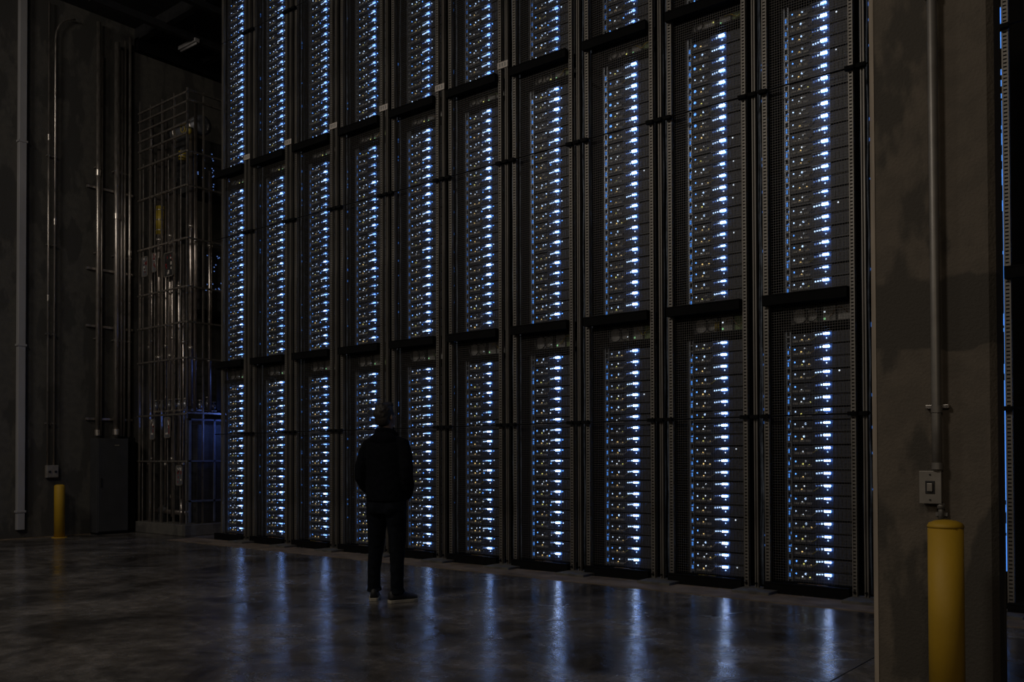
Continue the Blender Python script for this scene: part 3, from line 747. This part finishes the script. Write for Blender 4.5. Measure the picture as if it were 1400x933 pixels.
# framed notices on the cage
for (x, z, wd, hh, lb) in ((-14.85, 1.82, .17, .36, 'upper left of the lower cage'), (-14.36, 1.84, .19, .36, 'upper middle of the lower cage'), (-13.98, 1.02, .19, .34, 'lower right of the lower cage, by the corner'),
                           (-15.12, 4.72, .20, .36, 'halfway up the cage, leftmost'), (-14.80, 4.75, .14, .34, 'halfway up the cage, beside the leftmost one'), (-14.33, 4.65, .30, .42, 'halfway up the cage, widest')):
    q = thing('warning_notice', (x, CY0-.02, z), 'framed white notice with dark red marks, %s' % lb, 'notice', 'framed notices on the cage')
    fr = MB(); a, b, e = wd/2, hh/2, .014
    fr.box(-a, a, -.012, 0, b-e, b).box(-a, a, -.012, 0, -b, -b+e).box(-a, -a+e, -.012, 0, -b, b).box(a-e, a, -.012, 0, -b, b)
    build(fr, 'frame', M['box'], q)
    build(box_(-a+e, a-e, -.005, 0, -b+e, b-e), 'sheet', M['mach'] if wd > .25 else M['tank'], q)
    m = MB(); r2 = random.Random(int(x*100)); m.mi = 0
    for i in range(10):
        xx = r2.uniform(-a+.03, a-.05); zz = r2.uniform(-b+.03, b-.06); m.mi = i % 2
        m.box(xx, xx+r2.uniform(.02, .05), -.007, -.005, zz, zz+r2.uniform(.02, .07))
    build(m, 'marking', [M['red'], M['tagw']], q)

# ------------------------------------------------------------------ the person
def baked(mb, name, m, parent, voxel, smooth_it=4, noise_a=0.0, loc=(0, 0, 0)):
    o = build(mb, name, m, None)
    rm = o.modifiers.new('remesh', 'REMESH'); rm.mode = 'VOXEL'; rm.voxel_size = voxel; rm.use_smooth_shade = True
    sm = o.modifiers.new('smooth', 'SMOOTH'); sm.iterations = smooth_it; sm.factor = .5
    bpy.context.view_layer.update()
    dg = bpy.context.evaluated_depsgraph_get()
    me = bpy.data.meshes.new_from_object(o.evaluated_get(dg)); me.name = name
    o.modifiers.clear(); old = o.data; o.data = me; bpy.data.meshes.remove(old)
    if noise_a:
        from mathutils import noise
        for v in me.vertices:
            c = v.co; nn = noise.noise(Vector((c.x*9, c.y*9, c.z*16))) + .5*noise.noise(Vector((c.x*20, c.y*20, c.z*34)))
            v.co = c + v.normal * nn * noise_a
    me.polygons.foreach_set('use_smooth', [True]*len(me.polygons))
    o.parent = parent; o.location = loc
    return o
PYAW = R(19)
person = thing('person', (-6.075, 5.66, 0), 'person in dark hooded top and jeans standing before the racks, hands in pockets, looking up', 'person', rz=PYAW)
HR = Matrix.Rotation(R(-17), 3, 'Z') @ Matrix.Rotation(R(12), 3, 'X'); HC = Vector((0.0, .015, 1.60))
def hp(x, y, z): return HR @ Vector((x, y, z)) + HC
def head_rot(): return HR
b = MB()
# head: cranium, face, jaw, nose, ears, brow, lips, neck
b.ell(hp(0, -.008, .105), (.074, .094, .098), 20, 14, HR)
b.ell(hp(0, .028, .060), (.060, .066, .088), 18, 12, HR)
b.ell(hp(0, .056, .005), (.036, .034, .028), 14, 10, HR)
b.ell(hp(0, .098, .062), (.013, .018, .026), 10, 8, HR)
b.ell(hp(0, .110, .050), (.015, .012, .010), 10, 8, HR)
b.ell(hp(0, .086, .098), (.046, .014, .010), 12, 8, HR)
b.ell(hp(0, .088, .026), (.023, .010, .006), 12, 8, HR)
b.ell(hp(0, .086, .015), (.020, .010, .007), 12, 8, HR)
for sx in (-1, 1):
    b.ell(hp(.078*sx, -.004, .072), (.010, .020, .032), 12, 10, HR @ Matrix.Rotation(R(18*sx), 3, 'Z'))
    b.ell(hp(.040*sx, .070, .058), (.020, .018, .018), 12, 8, HR)
b.tube([(0, -.01, 1.40), (0, -.012, 1.52), (0, -.002, 1.62)], [.075, .058, .056], 16)
# trunk and limbs under the clothes
b.loft([(0, 0, .86, .150, .105), (0, 0, .95, .155, .11), (0, 0, 1.08, .135, .095), (0, .005, 1.25, .155, .105), (0, 0, 1.38, .165, .10), (0, 0, 1.455, .12, .075), (0, 0, 1.48, .06, .05)], 24)
def arm_pts(sx): return [(.165*sx, -.005, 1.415), (.212*sx, -.035, 1.29), (.232*sx, -.060, 1.16), (.215*sx, .0, 1.06), (.178*sx, .075, .975)]
def leg_pts(sx):
    fx = .134 if sx > 0 else -.138; fy = -.05 if sx > 0 else .02
    return [(.085*sx, 0, .90), (.098*sx, .008, .70), ((.098*sx+fx)/2, fy*.5+.012, .49), (fx, fy-.005, .28), (fx, fy, .09)]
for sx in (-1, 1):
    b.tube(arm_pts(sx), [.048, .043, .037, .034, .026], 14)
    b.tube(leg_pts(sx), [.088, .080, .056, .052, .038], 16)
    fx, fy, _ = leg_pts(sx)[-1]
    an = R(-38) if sx > 0 else R(25)
    dx, dy = -sin(an), cos(an)
    b.tube([(fx, fy, .07), (fx+dx*.07, fy+dy*.07, .045), (fx+dx*.15, fy+dy*.15, .035)], [.036, .034, .026], 12)
    # hand: palm, four fingers and a thumb resting in the front pocket
    W_ = Vector(arm_pts(sx)[-1]); dr = Vector((-.55*sx, .35, -.76)).normalized(); sd = Vector((.35*sx, .9, .12)); sd = (sd - dr*sd.dot(dr)).normalized()
    b.tube([W_, W_+dr*.04, W_+dr*.085], [.026, .036, .034], 12)
    nrm = dr.cross(sd)
    for i, ln in enumerate((.068, .078, .072, .056)):
        s0 = W_ + dr*.075 + sd*(.026-.0175*i)
        b.tube([s0, s0+dr*ln*.45+nrm*.004*sx, s0+dr*ln*.78+nrm*.014*sx, s0+dr*ln*.98+nrm*.026*sx], [.0095, .009, .0085, .007], 8)
    s0 = W_ + dr*.025 + sd*.028
    b.tube([s0, s0+dr*.03+sd*.020, s0+dr*.058+sd*.026, s0+dr*.078+sd*.020], [.012, .011, .010, .008], 8)
baked(b, 'body', M['skin'], person, .0068, 2)
# eyes
eb = MB()
for sx in (-1, 1): eb.ell(hp(.030*sx, .083, .080), (.011, .009, .007), 12, 8, HR)
build(eb, 'eyes', M['boxdark'], person, smooth=True)
# hair: short, thicker on top
h = MB()
h.ell(hp(0, -.020, .118), (.085, .098, .098), 22, 14, HR)
h.ell(hp(0, -.045, .070), (.078, .068, .080), 20, 12, HR)
h.ell(hp(0, .045, .178), (.062, .045, .034), 16, 10, HR)
for sx in (-1, 1): h.ell(hp(.070*sx, .010, .105), (.013, .030, .030), 10, 8, HR)
rg = random.Random(3)
for _ in range(46):
    a = rg.uniform(0, 2*pi); zz = rg.uniform(.10, .205); rr = math.sqrt(max(.05, 1-((zz-.118)/.098)**2))
    h.ell(hp(.082*rr*cos(a), -.020+.094*rr*sin(a)*(.9 if sin(a) > 0 else 1), zz), (.011, .011, .012), 6, 5)
baked(h, 'hair', M['hair'], person, .006, 2, .0022)
# hooded top
g = MB()
g.loft([(0, 0, .905, .178, .132), (0, 0, .925, .190, .142), (0, 0, .955, .188, .142), (0, .0, 1.02, .192, .140), (0, .0, 1.12, .188, .130), (0, 0, 1.25, .195, .132), (0, -.004, 1.36, .202, .130),
        (0, -.006, 1.42, .190, .118), (0, -.01, 1.465, .150, .100), (0, -.012, 1.50, .105, .088), (0, -.008, 1.53, .082, .078)], 32, 2.3)
for sx in (-1, 1):
    g.tube([(.10*sx, -.01, 1.455), (.165*sx, -.01, 1.425), (.205*sx, -.03, 1.33), (.232*sx, -.055, 1.22), (.238*sx, -.055, 1.13), (.222*sx, .0, 1.045), (.180*sx, .065, .985), (.150*sx, .100, .955)],
           [.050, .070, .066, .060, .056, .054, .050, .046], 16)
    g.tube([(.085*sx, .126, 1.08), (.12*sx, .128, .96)], [.045, .045], 10)
g.ell((0, -.078, 1.478), (.130, .058, .062), 20, 12)
g.ell((0, -.060, 1.515), (.098, .048, .040), 18, 10)
nr = 18
g.tube([(.088*cos(2*pi*i/nr), -.004+.080*sin(2*pi*i/nr), 1.525-.035*sin(2*pi*i/nr)) for i in range(nr+1)], .026, 10, cap=False)
baked(g, 'hooded_top', M['hoodie'], person, .009, 5, .0045)
# jeans
j = MB()
j.loft([(0, 0, .80, .172, .118), (0, 0, .88, .176, .125), (0, 0, .96, .165, .118)], 28, 2.4)
for sx in (-1, 1):
    p = leg_pts(sx)
    j.tube([(.090*sx, 0, .90), (.100*sx, 0, .76), (.100*sx, .004, .68), p[2], (p[3][0], p[3][1]+.003, .30), (p[4][0], p[4][1]-.004, .15), (p[4][0], p[4][1]+.004, .085)],
           [.106, .097, .088, .072, .061, .059, .062], 20)
    j.tube([(p[4][0], p[4][1], .105), (p[4][0], p[4][1]+.004, .085)], [.071, .070], 18)
    j.ell((.075*sx, -.055, .84), (.085, .080, .085), 16, 10)
baked(j, 'jeans', M['jeans'], person, .009, 4, .004)
# shoes
def shoe(sx):
    fx, fy, _ = leg_pts(sx)[-1]; an = R(-38) if sx > 0 else R(25)
    e = bpy.data.objects.new('shoe', None)
    def outline(k):   # (y along the foot, half width)
        return [(-.085, .020), (-.075, .034), (-.045, .041), (.0, .040), (.05, .043), (.10, .050), (.14, .050), (.175, .040), (.195, .022), (.202, .008)]
    pts = outline(0); n = len(pts)
    def slab(z0, z1, g0, g1):
        m = MB(); vs = []
        for z, gg in ((z0, g0), (z1, g1)):
            for (y, wv) in pts: vs.append((wv+gg, y*(1+gg*2), z))
            for (y, wv) in reversed(pts): vs.append((-wv-gg, y*(1+gg*2), z))
        c = 2*n
        m.add(vs, [tuple(range(c))[::-1], tuple(range(c, 2*c))] + [(i, (i+1) % c, c+(i+1) % c, c+i) for i in range(c)]); return m
    up = MB()
    prof = [(-.078, .075, .030), (-.05, .088, .036), (-.01, .092, .038), (.04, .085, .038), (.09, .062, .042), (.14, .045, .044), (.18, .034, .032), (.196, .026, .014)]
    vs = []; N_ = 12
    for (y, hh, wv) in prof:
        for k in range(N_):
            a = pi*k/(N_-1); vs.append((wv*cos(a), y, .026 + hh*sin(a)**.75))
    fs = []
    for i in range(len(prof)-1):
        for k in range(N_-1): fs.append((i*N_+k, (i+1)*N_+k, (i+1)*N_+k+1, i*N_+k+1))
        fs.append((i*N_+N_-1, (i+1)*N_+N_-1, (i+1)*N_, i*N_))
    fs += [tuple(range(N_)), tuple((len(prof)-1)*N_+k for k in range(N_))[::-1]]
    up.add(vs, fs)
    o = build(up, 'shoe', M['shoe'], person, loc=(fx, fy, 0), smooth=True, rot=(0, 0, an))
    build(slab(0, .028, .002, .004), 'sole', M['sole'], o, bevel=.003)
    lm = MB()
    for q in range(4): lm.tube([(-.022, .045+.022*q, .098-.012*q), (0, .048+.022*q, .104-.0125*q), (.022, .045+.022*q, .098-.012*q)], .003, 6)
    build(lm, 'laces', M['grey'], o, smooth=True)
shoe(-1); shoe(1)
